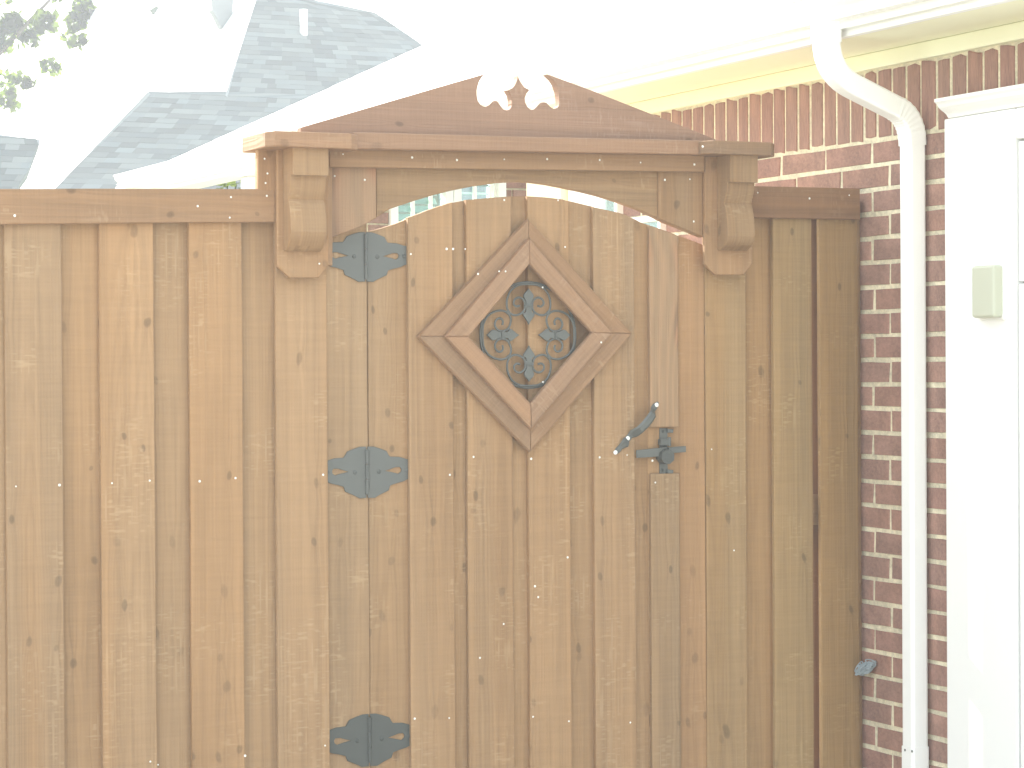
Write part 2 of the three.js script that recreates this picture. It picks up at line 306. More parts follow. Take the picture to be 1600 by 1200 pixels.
{
  const zu = onX(1290, 70, 3.45).z, zw = onX(1426, 600, 3.735).z, pts = [];
  const bez = (a, b, c, n) => { for (let i = 0; i <= n; i++) { const t = i / n; pts.push(new THREE.Vector3((1 - t) ** 2 * a[0] + 2 * t * (1 - t) * b[0] + t * t * c[0], (1 - t) ** 2 * a[1] + 2 * t * (1 - t) * b[1] + t * t * c[1], 0)); } };
  const Xa = 3.452, Xb = 3.738;
  const spout = part('downspout', sweep([[Xa, 2.49], [Xa, 2.43]].map(p => new THREE.Vector3(p[0], p[1], zu)), 0.062, 0.062), M.white, house);
  bez([Xa, 2.44], [Xa, 2.352], [Xa + 0.085, 2.322], 10);
  const mid = [Xa + 0.085, 2.322], lo = [Xb - 0.06, 2.272];
  for (let i = 1; i < 6; i++) pts.push(new THREE.Vector3(mid[0] + (lo[0] - mid[0]) * i / 6, mid[1] + (lo[1] - mid[1]) * i / 6, 0));
  const k0 = pts.length; bez(lo, [Xb, 2.252], [Xb, 2.175], 16);
  for (const p of pts) p.z = zu + (zw - zu) * Math.min(1, Math.max(0, (p.x - Xa) / (Xb - Xa)));
  part('elbow', sweep(pts, 0.056, 0.058, true, i => i > k0 && i < k0 + 14 ? 1 + 0.035 * (i % 2) : 1), M.white, spout);
  part('pipe', sweep([[Xb, 2.19], [Xb, 0.54]].map(p => new THREE.Vector3(p[0], p[1], zw)), 0.052, 0.052), M.white, spout);
  part('pipe', sweep([[Xb, 0.575], [Xb, 0.06]].map(p => new THREE.Vector3(p[0], p[1], zw)), 0.056, 0.056), M.white, spout);
  for (const [u, v] of [[1414, 1172], [1425, 1174]]) { const q = onX(u, v, Xb - 0.0285), g = new THREE.SphereGeometry(0.0035, 8, 6); g.scale(0.5, 1, 1); g.translate(q.x, q.y, q.z); part('screw', g, M.iron, spout); }
}
// white trim and door beside the downspout
{
  const z0 = 0.432, z1 = onX(1588, 700, WX - 0.02).z;
  const pr = new THREE.Shape(); pr.moveTo(0.02, 0); pr.lineTo(-0.022, 0); pr.bezierCurveTo(-0.03, 0.018, -0.05, 0.016, -0.058, 0.034); pr.lineTo(-0.066, 0.04); pr.lineTo(-0.066, 0.048); pr.lineTo(0.02, 0.054); pr.closePath();
  const head = new THREE.ExtrudeGeometry(pr, { depth: 3, bevelEnabled: false, curveSegments: 5 }); head.translate(WX, 2.2345, z0 + 0.022);
  const dr = part('garage_door', merge([box(WX - 0.015, WX + 0.05, onX(1594, 440, WX).y, 2.15, z1 + 0.006, 3.2, 0.003), box(WX - 0.017, WX + 0.05, 0.02, onX(1594, 440, WX).y - 0.006, z1 + 0.006, 3.2, 0.004)]), M.white, house);
  part('door_casing', merge([box(WX - 0.02, WX + 0.2, 0.01, 2.234, z0, z1, 0.004), box(WX - 0.019, WX + 0.2, 2.156, 2.234, z1 + 0.002, 3.3, 0.004)]), M.white, dr);
  part('door_head', head, M.white, dr);
  // small keypad box on the casing
  const a = onX(1522, 416, WX - 0.045), b = onX(1553, 496, WX - 0.045);
  const kp = thing('keypad_box', 'small beige plastic box mounted on the white door trim', 'box', [WX - 0.022, b.y, (a.z + b.z) / 2]);
  part('cover', box(WX - 0.055, WX - 0.0215, b.y, a.y, a.z, b.z + 0.012, 0.008), M.keypad, kp);
  part('base_plate', box(WX - 0.0265, WX - 0.0202, b.y - 0.006, a.y + 0.004, a.z - 0.003, b.z + 0.016, 0.002), M.white, kp);
}
// side wall openings behind the fence: white door and a window
{
  const q = (u, v) => onX(u, v, WX - 0.02);
  const zA = q(826, 300).z, zB = q(880, 300).z, zC = q(938, 320).z, zD = q(963, 325).z, zE = q(1027, 345).z;
  const d = part('side_door', box(WX - 0.004, WX + 0.05, 0.02, 2.30, zB + 0.002, zC, 0.004), M.white, house);
  part('door_casing', box(WX - 0.03, WX + 0.05, 0.02, 2.31, zA, zB - 0.002, 0.004), M.cream, d);
  part('door_knob', (() => { const g = new THREE.SphereGeometry(0.028, 14, 10); g.translate(WX - 0.05, 1.0, zC - 0.08); return g; })(), M.iron, d);
  const lite = part('pane', box(WX - 0.012, WX - 0.006, 1.3, 2.165, zC + 0.004, zD - 0.02), M.glass, d);
  part('pane_backing', box(WX + 0.002, WX + 0.04, 1.3, 2.165, zC + 0.004, zD - 0.02), std({ color: rgb(0.05, 0.1, 0.05) }), d);
  part('stile', box(WX - 0.02, WX + 0.04, 0.02, 2.19, zD - 0.018, zD + 0.004, 0.002), M.white, d);
  const w = part('window', box(WX - 0.022, WX + 0.03, 2.055, 2.075, q(985, 340).z - 0.04, zE + 0.02, 0.003), M.white, house);
  part('frame', merge([box(WX - 0.02, WX + 0.03, 1.0, 2.0545, zE, zE + 0.018, 0.003), box(WX - 0.02, WX + 0.03, 1.0, 2.0545, q(985, 340).z - 0.04, q(985, 340).z - 0.02, 0.003)]), M.white, w);
  part('sill', box(WX - 0.05, WX + 0.03, 0.97, 0.999, q(985, 340).z - 0.06, zE + 0.03, 0.004), M.white, w);
  part('pane', box(WX - 0.01, WX - 0.005, 1.0, 2.054, q(985, 340).z - 0.019, zE - 0.001), M.glass, w);
  part('curtain', box(WX + 0.003, WX + 0.008, 1.0, 2.054, q(985, 340).z - 0.019, zE - 0.001), std({ color: rgb(0.28, 0.34, 0.36) }), w);
}
// rear wall across the patio, facing the gate, with two windows and blinds
{
  const ZR = -6, q = u => onZ(u, 310, ZR).x, X0 = 4.25, X1 = 8;
  const y0 = 0.9, y1 = 2.62;
  const xs = [q(608), q(713), q(701), q(789)];
  const wallG = merge([box(X0, X1, 0, y0, ZR - 0.2, ZR - 0.01), box(X0, xs[0], y0, y1, ZR - 0.2, ZR - 0.01), box(xs[3], X1, y0, y1, ZR - 0.2, ZR - 0.01), box(X0, X1, y1, 2.75, ZR - 0.2, ZR - 0.01)]);
  const rw = part('rear_wall', wallG, M.mortar, house);
  const hid = [];
  for (let k = 0; k < 41; k++) {
    const yc = 2.7 - k * PITCHROW; if (yc < 0.03) break;
    for (let n = 0; n < 18; n++) {
      let a = X0 + (n - (k % 2) * 0.5) * 0.237 + 0.005, b = a + 0.226; a = Math.max(a, X0 + 0.001); b = Math.min(b, X1); if (b - a < 0.03) continue;
      if (yc > y0 - 0.03 && yc < y1 + 0.03 && b > xs[0] && a < xs[3]) { if (a < xs[0] - 0.03) b = xs[0] - 0.002; else if (b > xs[3] + 0.03) a = xs[3] + 0.002; else continue; }
      const vis = yc > 2.2 && yc < 2.66 && a < 5.9;
      const g = blanks[Math.floor(rnd() * 4)].clone(); g.scale(b - a, PITCHROW - 0.0105, 0.011); g.translate((a + b) / 2, yc, ZR - 0.011);
      if (vis) part('brick', g, M.brick[Math.floor(rnd() * 5)], rw); else hid.push(g);
    }
  }
  part('brick_courses', merge(hid), M.brick[1], rw).userData.kind = 'stuff';
  const win = (a, b, bars, ground) => {
    const fr = part('window', merge([box(a, a + 0.045, y0, y1, ZR - 0.06, ZR + 0.02, 0.004), box(b - 0.045, b, y0, y1, ZR - 0.06, ZR + 0.02, 0.004), box(a + 0.046, b - 0.046, y1 - 0.045, y1, ZR - 0.06, ZR + 0.018, 0.004), box(a + 0.046, b - 0.046, y0, y0 + 0.05, ZR - 0.06, ZR + 0.03, 0.004)]), M.white, house);
    for (const u of bars) { const x = q(u); part('muntin', box(x - 0.009, x + 0.009, y0 + 0.052, y1 - 0.047, ZR - 0.03, ZR - 0.008, 0.003), M.white, fr); }
    part('pane', box(a + 0.047, b - 0.047, y0 + 0.052, y1 - 0.047, ZR - 0.040, ZR - 0.036), M.glass, fr);
    const sl = []; for (let y = y0 + 0.08; y < y1 - 0.06; y += 0.045) { const s = box(a + 0.05, b - 0.05, -0.001, 0.001, -0.022, 0.022); s.rotateX(ground); s.translate(0, y, ZR - 0.10); sl.push(s); }
    part('blind', merge(sl), M.blind, fr).userData.kind = 'stuff';
    part('room', merge([box(a, b, y0, y1, ZR - 0.9, ZR - 0.88)]), M.room, fr);
  };
  win(xs[0], xs[1] - 0.024, [647, 675], 0.9);
  win(xs[1] - 0.022, xs[3], [744, 776], 0.35);
}

// ------------------------------------------------------------------ wooden fence and gate
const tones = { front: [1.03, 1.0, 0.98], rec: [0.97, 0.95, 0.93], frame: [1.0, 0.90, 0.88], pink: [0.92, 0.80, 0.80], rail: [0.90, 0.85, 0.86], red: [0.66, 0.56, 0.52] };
function timber(name, geo, parent, tone = tones.front, a = Math.PI / 2, mat = M.wood, vary = 0.045) {
  const k = 1 + rr(-vary, vary), w = rr(-0.02, 0.02);
  grain(geo, a, mat === M.flame ? 0.5 : 1.4, mat === M.flame ? 1.0 : 2.8); paint(geo, [tone[0] * k * (1 + w), tone[1] * k, tone[2] * k * (1 - w * 1.5)]);
  return part(name, geo, mat, parent);
}
// upright board between picture columns u0, u1 (read at v = 800), top given by picture points
function upright(u0, u1, top, z, t = 0.016, bottom = 0.045, wob = 0.0009) {
  const x0 = onZ(u0, 800, z).x, x1 = onZ(u1, 800, z).x, y0 = onZ(u0, top[0], z).y, y1 = onZ(u1, top[top.length - 1], z).y, pts = [[x0, bottom], [x1, bottom]];
  for (let i = 1; i < 5; i++) pts.push([x1 + rr(-wob, wob), bottom + (y1 - bottom) * i / 5]);
  pts.push([x1, y1]);
  for (let i = top.length - 2; i > 0; i--) { const u = u1 + (u0 - u1) * (1 - i / (top.length - 1)); const q = onZ(u, top[i], z); pts.push([q.x, q.y]); }
  pts.push([x0, y0]);
  for (let i = 4; i > 0; i--) pts.push([x0 + rr(-wob, wob), bottom + (y0 - bottom) * i / 5]);
  return slab(pts, z, t, 0.0018);
}
const ZF = 0.0165;
const fence = thing('wooden_fence', 'long brown board-on-board wooden fence panel left of the gate', 'fence', [1.4, 0, 0]);
{
  const rec = [[-560, -470], [-405, -305], [-242, -142], [-75, 20], [92, 168], [236, 305], [373, 440], [500, 576.3]];
  const fr = [[-488, -398], [-318, -236], [-150, -68], [10, 99], [158.5, 243], [298, 380.5], [433, 513]];
  seed = 21;
  for (const [a, b] of rec) timber('board', upright(a, b, [300, 300], 0), fence, tones.rec);
  seed = 22;
  for (const [a, b] of fr) timber('board', upright(a, b, [300, 300], ZF), fence, tones.front);
  timber('rail', slab(P([[-560, 297], [-40, 295.2], [140, 294.6], [300, 294.8], [430.5, 295.4], [431, 347], [300, 347.4], [140, 349.2], [0, 350.5], [-560, 356]], ZF + 0.019), ZF + 0.019, 0.0185, 0.002), fence, tones.rail, 0);
  for (const y of [0.35, 1.15]) timber('back_rail', box(onZ(-560, 800, 0).x, onZ(572, 800, 0).x, y, y + 0.085, -0.056, -0.0165), fence, tones.rec, 0);
  for (const u of [-60, 505]) timber('fence_post', box(onZ(u, 800, 0).x, onZ(u, 800, 0).x + 0.09, 0, 1.9, -0.147, -0.057), fence, tones.rec);
}
const fence2 = thing('wooden_fence', 'narrow brown wooden fence panel between the gate and the brick wall', 'fence', [3.5, 0, 0]);
{
  seed = 31;
  const T = [0.93, 0.92, 0.77];
  timber('board', upright(1103.8, 1167, [300, 300], 0.006), fence2, [0.97, 0.95, 0.84]);
  timber('board', upright(1160, 1214, [300, 300], -0.0105), fence2, [0.95, 0.91, 0.80]);
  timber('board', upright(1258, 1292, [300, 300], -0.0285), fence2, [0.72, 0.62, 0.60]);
  timber('board', upright(1210, 1270.5, [300, 300], ZF), fence2, T);
  timber('board', upright(1282.5, 1342.5, [300, 300], ZF), fence2, [0.86, 0.82, 0.64]);
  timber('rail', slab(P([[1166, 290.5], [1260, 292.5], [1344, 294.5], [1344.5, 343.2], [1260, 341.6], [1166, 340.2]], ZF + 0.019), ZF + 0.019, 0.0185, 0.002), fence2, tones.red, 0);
  for (const y of [0.35, 1.15]) timber('back_rail', box(3.32, 3.70, y, y + 0.085, -0.062, -0.0215), fence2, tones.rec, 0);
  timber('fence_post', box(3.702, 3.7755, 0, 2.05, -0.11, -0.0015), fence2, tones.rec);  // unseen end post, added to block sun leaking between fence and wall
}
const gate = thing('garden_gate', 'brown wooden board gate with arched top, diamond frame and black hinges', 'gate', [2.79, 0, 0]);
// arched top of the gate, picture points
const ARC = [[566, 366], [575, 362.5], [600, 355.5], [622, 348.5], [645, 338], [672, 327], [700, 318], [730, 312.5], [770, 308.5], [800, 307], [826, 306.5], [855, 308.5], [880, 311.5], [900, 316.5], [925, 322.5], [950, 328.5], [970, 333], [985, 338], [1000, 347], [1020, 353.5], [1040, 360.5], [1060, 368], [1103, 384]];
const arc = u => { for (let i = 1; i < ARC.length; i++) if (u <= ARC[i][0]) { const [a, b] = [ARC[i - 1], ARC[i]]; return a[1] + (b[1] - a[1]) * (u - a[0]) / (b[0] - a[0]); } return 384; };
const arcTop = (a, b, n = 5) => Array.from({ length: n + 1 }, (_, i) => arc(a + (b - a) * i / n));
{
  seed = 41;
  for (const [a, b, c] of [[577.0, 645], [704, 737], [797, 832], [887, 934], [987, 1022], [1013, 1063], [1056, 1102.6]]) timber('board', upright(a, b, arcTop(a, b), a > 1050 ? 0.0005 : a > 1000 ? 0.0025 : 0, 0.016, 0.06), gate, a > 1050 ? [1.06, 1.0, 0.96] : tones.rec);
  seed = 47;
  for (const [a, b] of [[640.5, 710], [731.5, 802], [827, 892], [929, 993]]) timber('board', upright(a, b, arcTop(a, b), ZF, 0.0175, 0.06), gate, tones.front);
  // latch-side batten, cut out round the latch
  timber('board', upright(1017, 1061.5, arcTop(1017, 1061.5), ZF, 0.0135, onZ(1040, 667.5, ZF).y), gate, [1.03, 1.0, 0.97], Math.PI / 2, M.flame);
  { const z = ZF, yt = onZ(1040, 740, z).y, x0 = onZ(1017.5, 800, z).x, x1 = onZ(1062, 800, z).x; timber('board', slab([[x0, 0.06], [x1, 0.06], [x1, yt], [x0, yt]], z, 0.0135, 0.0018), gate, [0.93, 0.91, 0.88]); }
  timber('gate_stop', box(onZ(556, 800, 0).x, onZ(590, 800, 0).x, 0.05, onZ(575, 372, 0).y, -0.045, -0.0165), fence, tones.front);
  timber('gate_stop', box(onZ(1088, 800, 0).x, onZ(1120, 800, 0).x, 0.05, onZ(1100, 386, 0).y, -0.045, -0.0225), fence2, tones.rec);
  for (const y of [0.3, 1.0]) timber('back_rail', box(2.33, 3.26, y, y + 0.085, -0.135, -0.0465), gate, tones.rec, 0);
  // diamond: wide lower moulding and narrower proud frame, four mitred boards each
  const mitre = (O, I, z, t, tone) => { for (let i = 0; i < 4; i++) { const j = (i + 1) % 4, q = P([O[i], O[j], I[j], I[i]], z), a = Math.atan2(q[1][1] - q[0][1], q[1][0] - q[0][0]); timber('diamond_board', slab(q, z, t, 0.0028), gate, tone, a, M.wood, 0.04); } };
  mitre([[655, 525.5], [826, 342.5], [988, 521], [829, 706]], [[722, 525.5], [827.5, 402], [936, 520], [829.5, 641]], 0.040, 0.0215, [0.88, 0.82, 0.84]);
  mitre([[697, 525.8], [827, 373], [957, 520.5], [830, 670]], [[733, 525.8], [828, 412.5], [926, 519.8], [829.6, 630.5]], 0.060, 0.019, [0.93, 0.86, 0.92]);
}
// iron medallion: ring, four scroll pairs, four lilies
{
  const C = onZ(826, 523.5, 0.03), R = 0.136, z = 0.028;
  const med = new THREE.Group(); med.name = 'medallion'; med.position.set(C.x - gate.position.x, C.y, z); med.userData.label = 'round dark iron medallion of scrolls and lilies'; gate.add(med);
  const tubeG = (pts, r, seg, closed) => { const g = new THREE.TubeGeometry(new THREE.CatmullRomCurve3(pts, closed), seg, r, 8, closed); return g; };
  const ringPts = Array.from({ length: 40 }, (_, i) => new THREE.Vector3(R * Math.cos(i / 40 * 6.2832), R * Math.sin(i / 40 * 6.2832), 0));
  const local = (name, g) => { const m = new THREE.Mesh(g, M.iron); m.name = name; m.castShadow = m.receiveShadow = true; med.add(m); return m; };
  local('ring', tubeG(ringPts, 0.0036, 120, true));
  const SP = [[600, 140], [690, 148], [760, 195], [798, 285], [790, 370], [745, 412], [690, 408], [648, 378], [634, 325], [650, 278], [692, 258], [730, 278], [738, 315], [716, 337], [684, 332]].map(([x, y]) => [(x - 603) / 427 * R, (590 - y) / 465 * R]);
  const lily = () => {
    const s = new THREE.Shape(), f = (x, y) => [x / 427 * R, (590 - y) / 465 * R], m = (k, ...a) => s[k](...a.flatMap(p => f(...p)));
    m('moveTo', [0, 183]); m('bezierCurveTo', [14, 212], [44, 222], [40, 252]); m('bezierCurveTo', [34, 272], [20, 282], [20, 318]); m('lineTo', [36, 322]); m('lineTo', [36, 350]); m('lineTo', [20, 354]); m('lineTo', [24, 388]); m('lineTo', [50, 402]); m('bezierCurveTo', [44, 432], [16, 448], [0, 492]);
    m('bezierCurveTo', [-16, 448], [-44, 432], [-50, 402]); m('lineTo', [-24, 388]); m('lineTo', [-20, 354]); m('lineTo', [-36, 350]); m('lineTo', [-36, 322]); m('lineTo', [-20, 318]); m('bezierCurveTo', [-20, 282], [-34, 272], [-40, 252]); m('bezierCurveTo', [-44, 222], [-14, 212], [0, 183]);
    return new THREE.ExtrudeGeometry(s, { depth: 0.004, bevelEnabled: true, bevelSize: 0.0012, bevelThickness: 0.0018, bevelSegments: 2, curveSegments: 6 });
  };
  for (let k = 0; k < 4; k++) {
    for (const s of [1, -1]) { const g = tubeG(SP.map(([x, y]) => new THREE.Vector3(s * x, y, 0.003)), 0.0030, 70, false); g.rotateZ(k * Math.PI / 2); local('scroll', g); }
    const g = lily(); g.rotateZ(k * Math.PI / 2); local('lily', g);
    const cl = box(-0.011, 0.011, 0.0735, 0.079, -0.001, 0.0095, 0.001); cl.rotateZ(k * Math.PI / 2); local('collar', cl);
    const jn = new THREE.SphereGeometry(0.0062, 10, 8); jn.scale(1, 1, 0.7); jn.translate(0.058, 0.058, 0.002); jn.rotateZ(k * Math.PI / 2); local('joint', jn);
  }
}
// strap hinges: two cut-out leaves and a pin each
function hinge(u, v, mat, sc = 1) {
  const z = 0.0045, h = new THREE.Group(); h.name = 'hinge'; const c = onZ(u, v, z); h.position.set(c.x - gate.position.x, c.y, 0); gate.add(h);
  const k = sc / 9.41 / 574;                       // metres per measured unit
  const half = [[8, 318], [85, 316], [165, 290], [245, 258], [272, 205], [290, 182], [405, 176], [500, 145], [556, 143], [558, -104], [515, -112], [455, -142], [355, -168], [290, -190], [270, -254], [205, -284], [145, -314], [95, -345], [8, -340]];
  const hole = [[225, 0], [290, 20], [355, 43], [415, 44], [432, 15], [425, -18], [395, -42], [325, -22]];
  for (const s of [1, -1]) {
    const kx = k * 1.11 * s, o = half.map(([x, y]) => [x * kx, y * k]), hh = hole.map(([x, y]) => [x * kx, y * k]);
    const g = slab(s > 0 ? o.slice().reverse() : o, z, 0.0035, 0.0006, [s > 0 ? hh : hh.slice().reverse()]);
    const m = new THREE.Mesh(g, mat); m.name = 'hinge_leaf'; m.castShadow = m.receiveShadow = true; h.add(m);
    for (const [bx, by] of [[150, -8], [500, 0]]) { const b = new THREE.SphereGeometry(0.0055, 10, 6); b.scale(1, 1, 0.45); b.translate(bx * kx, by * k, z); const q = new THREE.Mesh(b, mat); q.name = 'bolt'; q.castShadow = true; m.add(q); }
  }
  const segs = []; for (let i = 0; i < 3; i++) { const g = new THREE.CylinderGeometry(0.0052, 0.0052, 0.0365, 12); g.translate(0, 0.037 - i * 0.0385, z + 0.0012); segs.push(g); }
  const p = new THREE.Mesh(merge(segs), mat); p.name = 'hinge_pin'; p.castShadow = p.receiveShadow = true; h.add(p);
}
hinge(571.5, 400, M.iron, 1.02); hinge(573.5, 736.5, M.iron, 1.06); hinge(577.5, 1155, M.ironDark, 1.08);
// sliding latch and pull handle
{
  const lat = new THREE.Group(); lat.name = 'latch'; lat.position.set(0, 0, 0); gate.add(lat);
  const pp = (n, g, m = M.iron) => part(n, g, m, lat);
  pp('latch_plate', slab(P([[1031, 669], [1043, 669], [1043.5, 741], [1031, 741]].reverse(), 0.006), 0.006, 0.005, 0.0008));
  pp('latch_bar', slab(P([[994.5, 703.5], [1042, 698.5], [1045, 706], [1042, 713], [995, 715.5]].reverse(), 0.024), 0.024, 0.004, 0.0008));
  pp('latch_bar', slab(P([[1045, 699], [1072, 697], [1072, 706.5], [1045, 708.5]].reverse(), 0.026), 0.026, 0.008, 0.001));
  for (const v of [670, 733.5]) pp('keeper', slab(P([[1043.5, v], [1052.5, v + 1], [1052, v + 6.5], [1043.5, v + 6]].reverse(), 0.014), 0.014, 0.012, 0.001));
  const c1 = onZ(1046, 690, 0.02), k1 = new THREE.CylinderGeometry(0.0045, 0.0045, 0.024, 10); k1.translate(c1.x, c1.y, c1.z); pp('pivot', k1);
  const c2 = onZ(1043.5, 713.5, 0.035), k2 = new THREE.CylinderGeometry(0.0205, 0.0225, 0.026, 8); k2.rotateX(Math.PI / 2); k2.rotateZ(0.3); k2.translate(c2.x, c2.y, c2.z - 0.012); pp('thumb_turn', k2, M.ironDark);
  const c3 = onZ(1036, 693, 0.01), k3 = box(c3.x - 0.014, c3.x + 0.012, c3.y - 0.004, c3.y + 0.012, 0.0065, 0.022, 0.001); pp('bracket', k3);
  for (const v of [674, 735]) { const q = onZ(1036, v, 0.008), s = new THREE.SphereGeometry(0.0042, 10, 6); s.scale(1, 1, 0.5); s.translate(q.x, q.y, 0.0065); pp('bolt', s, M.ironDark); }
  // handle: ribbon along its axis, [s, height, half width] in metres
  const z0 = ZF + 0.001, A = onZ(960.5, 709, z0), Bp = onZ(1028, 629, z0), ax = Bp.clone().sub(A), Ln = ax.length(); ax.normalize(); const sd = new THREE.Vector3(-ax.y, ax.x, 0);
  const rib = [[0, 0, 0.004], [0.012, 0.001, 0.0085], [0.024, 0.001, 0.0075], [0.030, 0.004, 0.0095], [0.038, 0.010, 0.0125], [0.046, 0.006, 0.0115], [0.052, 0.002, 0.0085], [0.066, 0.002, 0.0085], [0.072, 0.008, 0.0125], [0.080, 0.018, 0.0125], [0.088, 0.026, 0.0115], [0.105, 0.031, 0.0118], [0.125, 0.031, 0.0120], [Ln - 0.042, 0.026, 0.0115], [Ln - 0.032, 0.014, 0.0098], [Ln - 0.024, 0.003, 0.0085], [Ln - 0.012, 0.001, 0.0085], [Ln, 0, 0.004]];
  const pos = [], idx = [], th = 0.0045;
  rib.forEach(([s, h, w]) => { for (const [a, b] of [[-1, 0], [-0.55, 1], [0.55, 1], [1, 0]]) { const q = A.clone().addScaledVector(ax, s).addScaledVector(sd, a * w); pos.push(q.x, q.y, z0 + h + b * th); } });
  for (let i = 0; i < rib.length - 1; i++) for (let k = 0; k < 4; k++) { const a = i * 4 + k, b = i * 4 + (k + 1) % 4; idx.push(a, a + 4, b, b, a + 4, b + 4); }
  const g = new THREE.BufferGeometry(); g.setAttribute('position', new THREE.Float32BufferAttribute(pos, 3)); g.setIndex(idx); const f = g.toNonIndexed(); f.computeVertexNormals(); f.setAttribute('uv', new THREE.BufferAttribute(new Float32Array(f.attributes.position.count * 2), 2));
  const hd = part('pull_handle', f, Object.assign(M.iron.clone(), { side: THREE.DoubleSide }), gate);
  for (const [u, v] of [[962, 707], [981.3, 685], [1026.2, 632.7]]) { const q = onZ(u, v, z0 + 0.006), s = new THREE.SphereGeometry(0.0062, 12, 8); s.scale(1, 1, 0.6); s.translate(q.x, q.y, z0 + 0.005); part('screw', s, M.nail, hd); }
}

// ------------------------------------------------------------------ header over the gate
const header = thing('gate_header', 'brown wooden header over the gate with peaked pediment and carved brackets', 'pediment', [2.7, 0, 0]);
{
  seed = 61;
  const zp = 0.052, zc = 0.123;
  timber('post_board', slab(P([[403, 226], [520, 230], [520, 415], [437, 415], [437, 299], [403, 298]].reverse(), 0.0365), 0.0365, 0.021, 0.002).translate(0, 0, -0.0005), header, [0.96, 0.88, 0.84]).position.z += 0.0;
  timber('post', box(onZ(428, 300, 0).x, onZ(508, 300, 0).x, 1.95, onZ(450, 233, 0).y, -0.11, -0.0175), header, tones.rail);
  timber('post', box(onZ(1106, 300, 0).x, onZ(1160, 300, 0).x, 1.95, onZ(1130, 243, 0).y, -0.11, -0.0175), header, tones.rail);
  const plate = (a, b, t, bt, ch) => timber('back_plate', slab(P([[a, t], [b, t], [b, bt - ch], [b - ch * 0.75, bt], [a + ch, bt], [a, bt - ch * 0.95]].reverse(), zp), zp, 0.0145, 0.0025), header, [1.0, 0.93, 0.88]);
  plate(433, 514, 228, 434, 20); plate(1101.5, 1176, 240, 429.5, 17);
  // scrolled bracket: side profile swept across its width
  const corbel = (u0, u1, vs, tone) => {
    const x0 = onZ(u0, vs[0], zc).x, x1 = onZ(u1, vs[0], zc).x, Y = (v, d) => onZ((u0 + u1) / 2, v, zp + d).y, D = 0.072;
    const s = new THREE.Shape(); s.moveTo(0, Y(vs[0], 0)); s.lineTo(D, Y(vs[0], D)); s.lineTo(D, Y(vs[1], D)); s.lineTo(0.055, Y(vs[1] + 0.5, 0.055));
    s.bezierCurveTo(0.055, Y(vs[1] + 14, 0.055), 0.046, Y(vs[2] - 10, 0.046), 0.036, Y(vs[2], 0.036)); s.lineTo(0.040, Y(vs[2] + 3, 0.04));
    s.bezierCurveTo(0.048, Y(vs[2] + 10, 0.048), 0.053, Y(vs[2] + 20, 0.053), 0.057, Y(vs[3] - 1, 0.057)); s.lineTo(0.056, Y(vs[3] + 1, 0.056));
    s.bezierCurveTo(0.050, Y(vs[3] + 12, 0.05), 0.034, Y(vs[4] - 6, 0.034), 0.012, Y(vs[4], 0.012)); s.lineTo(0, Y(vs[4], 0)); s.closePath();
    const g = new THREE.ExtrudeGeometry(s, { depth: x1 - x0 - 0.003, bevelEnabled: true, bevelSize: 0.0015, bevelThickness: 0.0015, bevelOffset: -0.0015, bevelSegments: 1, curveSegments: 8 });
    g.rotateY(-Math.PI / 2); g.scale(1, 1, 1); g.translate(x1 - 0.0015, 0, zp + 0.0002);
    return timber('bracket', g, header, tone, Math.PI / 2, M.wood, 0.02);
  };
  corbel(457.5, 513.5, [231, 274, 312, 363, 393], [0.95, 0.9, 0.84]); corbel(1141, 1184, [241, 285, 318, 370, 392], [0.88, 0.84, 0.78]);
  // chamfered caps
  const cap = (uL, uM, uF0, uF1, vt, vb, tone) => {
    const zf = 0.142, y1 = onZ(uF0, vt, zf).y, y0 = onZ(uF0, vb, zf).y, xF0 = onZ(uF0, vt, zf).x, xF1 = onZ(uF1, vt, zf).x, xL = onZ(uM, vt, zf - 0.03).x, xR = xF1 + 0.028;
    const s = new THREE.Shape([[xL, 0.055], [xR, 0.055], [xR, -(zf - 0.03)], [xF1, -zf], [xF0, -zf], [xL, -(zf - 0.03)]].reverse().map(p => new THREE.Vector2(p[0], p[1])));
    const g = new THREE.ExtrudeGeometry(s, { depth: y1 - y0 - 0.004, bevelEnabled: true, bevelSize: 0.002, bevelThickness: 0.002, bevelOffset: -0.002, bevelSegments: 1 });
    g.rotateX(-Math.PI / 2); g.translate(0, y0 + 0.002, 0);
    return timber('cap', g, header, tone, 0, M.wood, 0.02);
  };
  cap(386, 414, 429, 549, 204, 228.5, [0.90, 0.82, 0.86]); cap(1090, 1095, 1115, 1205, 219, 240, [0.76, 0.70, 0.70]);
  // rails under the pediment
  timber('rail', slab(P([[514.5, 226], [820, 230], [1101, 234], [1101, 268.5], [820, 265], [514.5, 261]].reverse(), 0.060), 0.060, 0.022, 0.002), header, [0.84, 0.79, 0.78], 0);
  timber('moulding', slab(P([[552, 206], [820, 213], [1098, 219.2], [1098, 241.5], [820, 237], [552, 232.5]].reverse(), 0.100), 0.100, 0.039, 0.003), header, [0.82, 0.76, 0.86], 0);
  // arched valance: centre panel and two end boards
  const LOW = [[588, 340], [608, 327], [647, 314], [675, 305.5], [702.5, 298.5], [740, 291], [779, 285.5], [806, 284], [827, 284.8], [855, 288.5], [881, 293.5], [910, 299.5], [936, 306], [963.5, 314.5], [998, 327], [1029.5, 342]];
  timber('valance', slab(P([[588, 256], [1029.5, 262], ...LOW.slice().reverse()].reverse(), 0.026), 0.026, 0.024, 0.002), header, [0.88, 0.82, 0.74], 0);
  timber('valance_end', slab(P([[514.5, 256], [588, 257], [588, 340.5], [566, 353.5], [514.5, 373]].reverse(), 0.0355), 0.0355, 0.032, 0.002), header, [0.97, 0.94, 0.94], Math.PI / 2, M.flame);
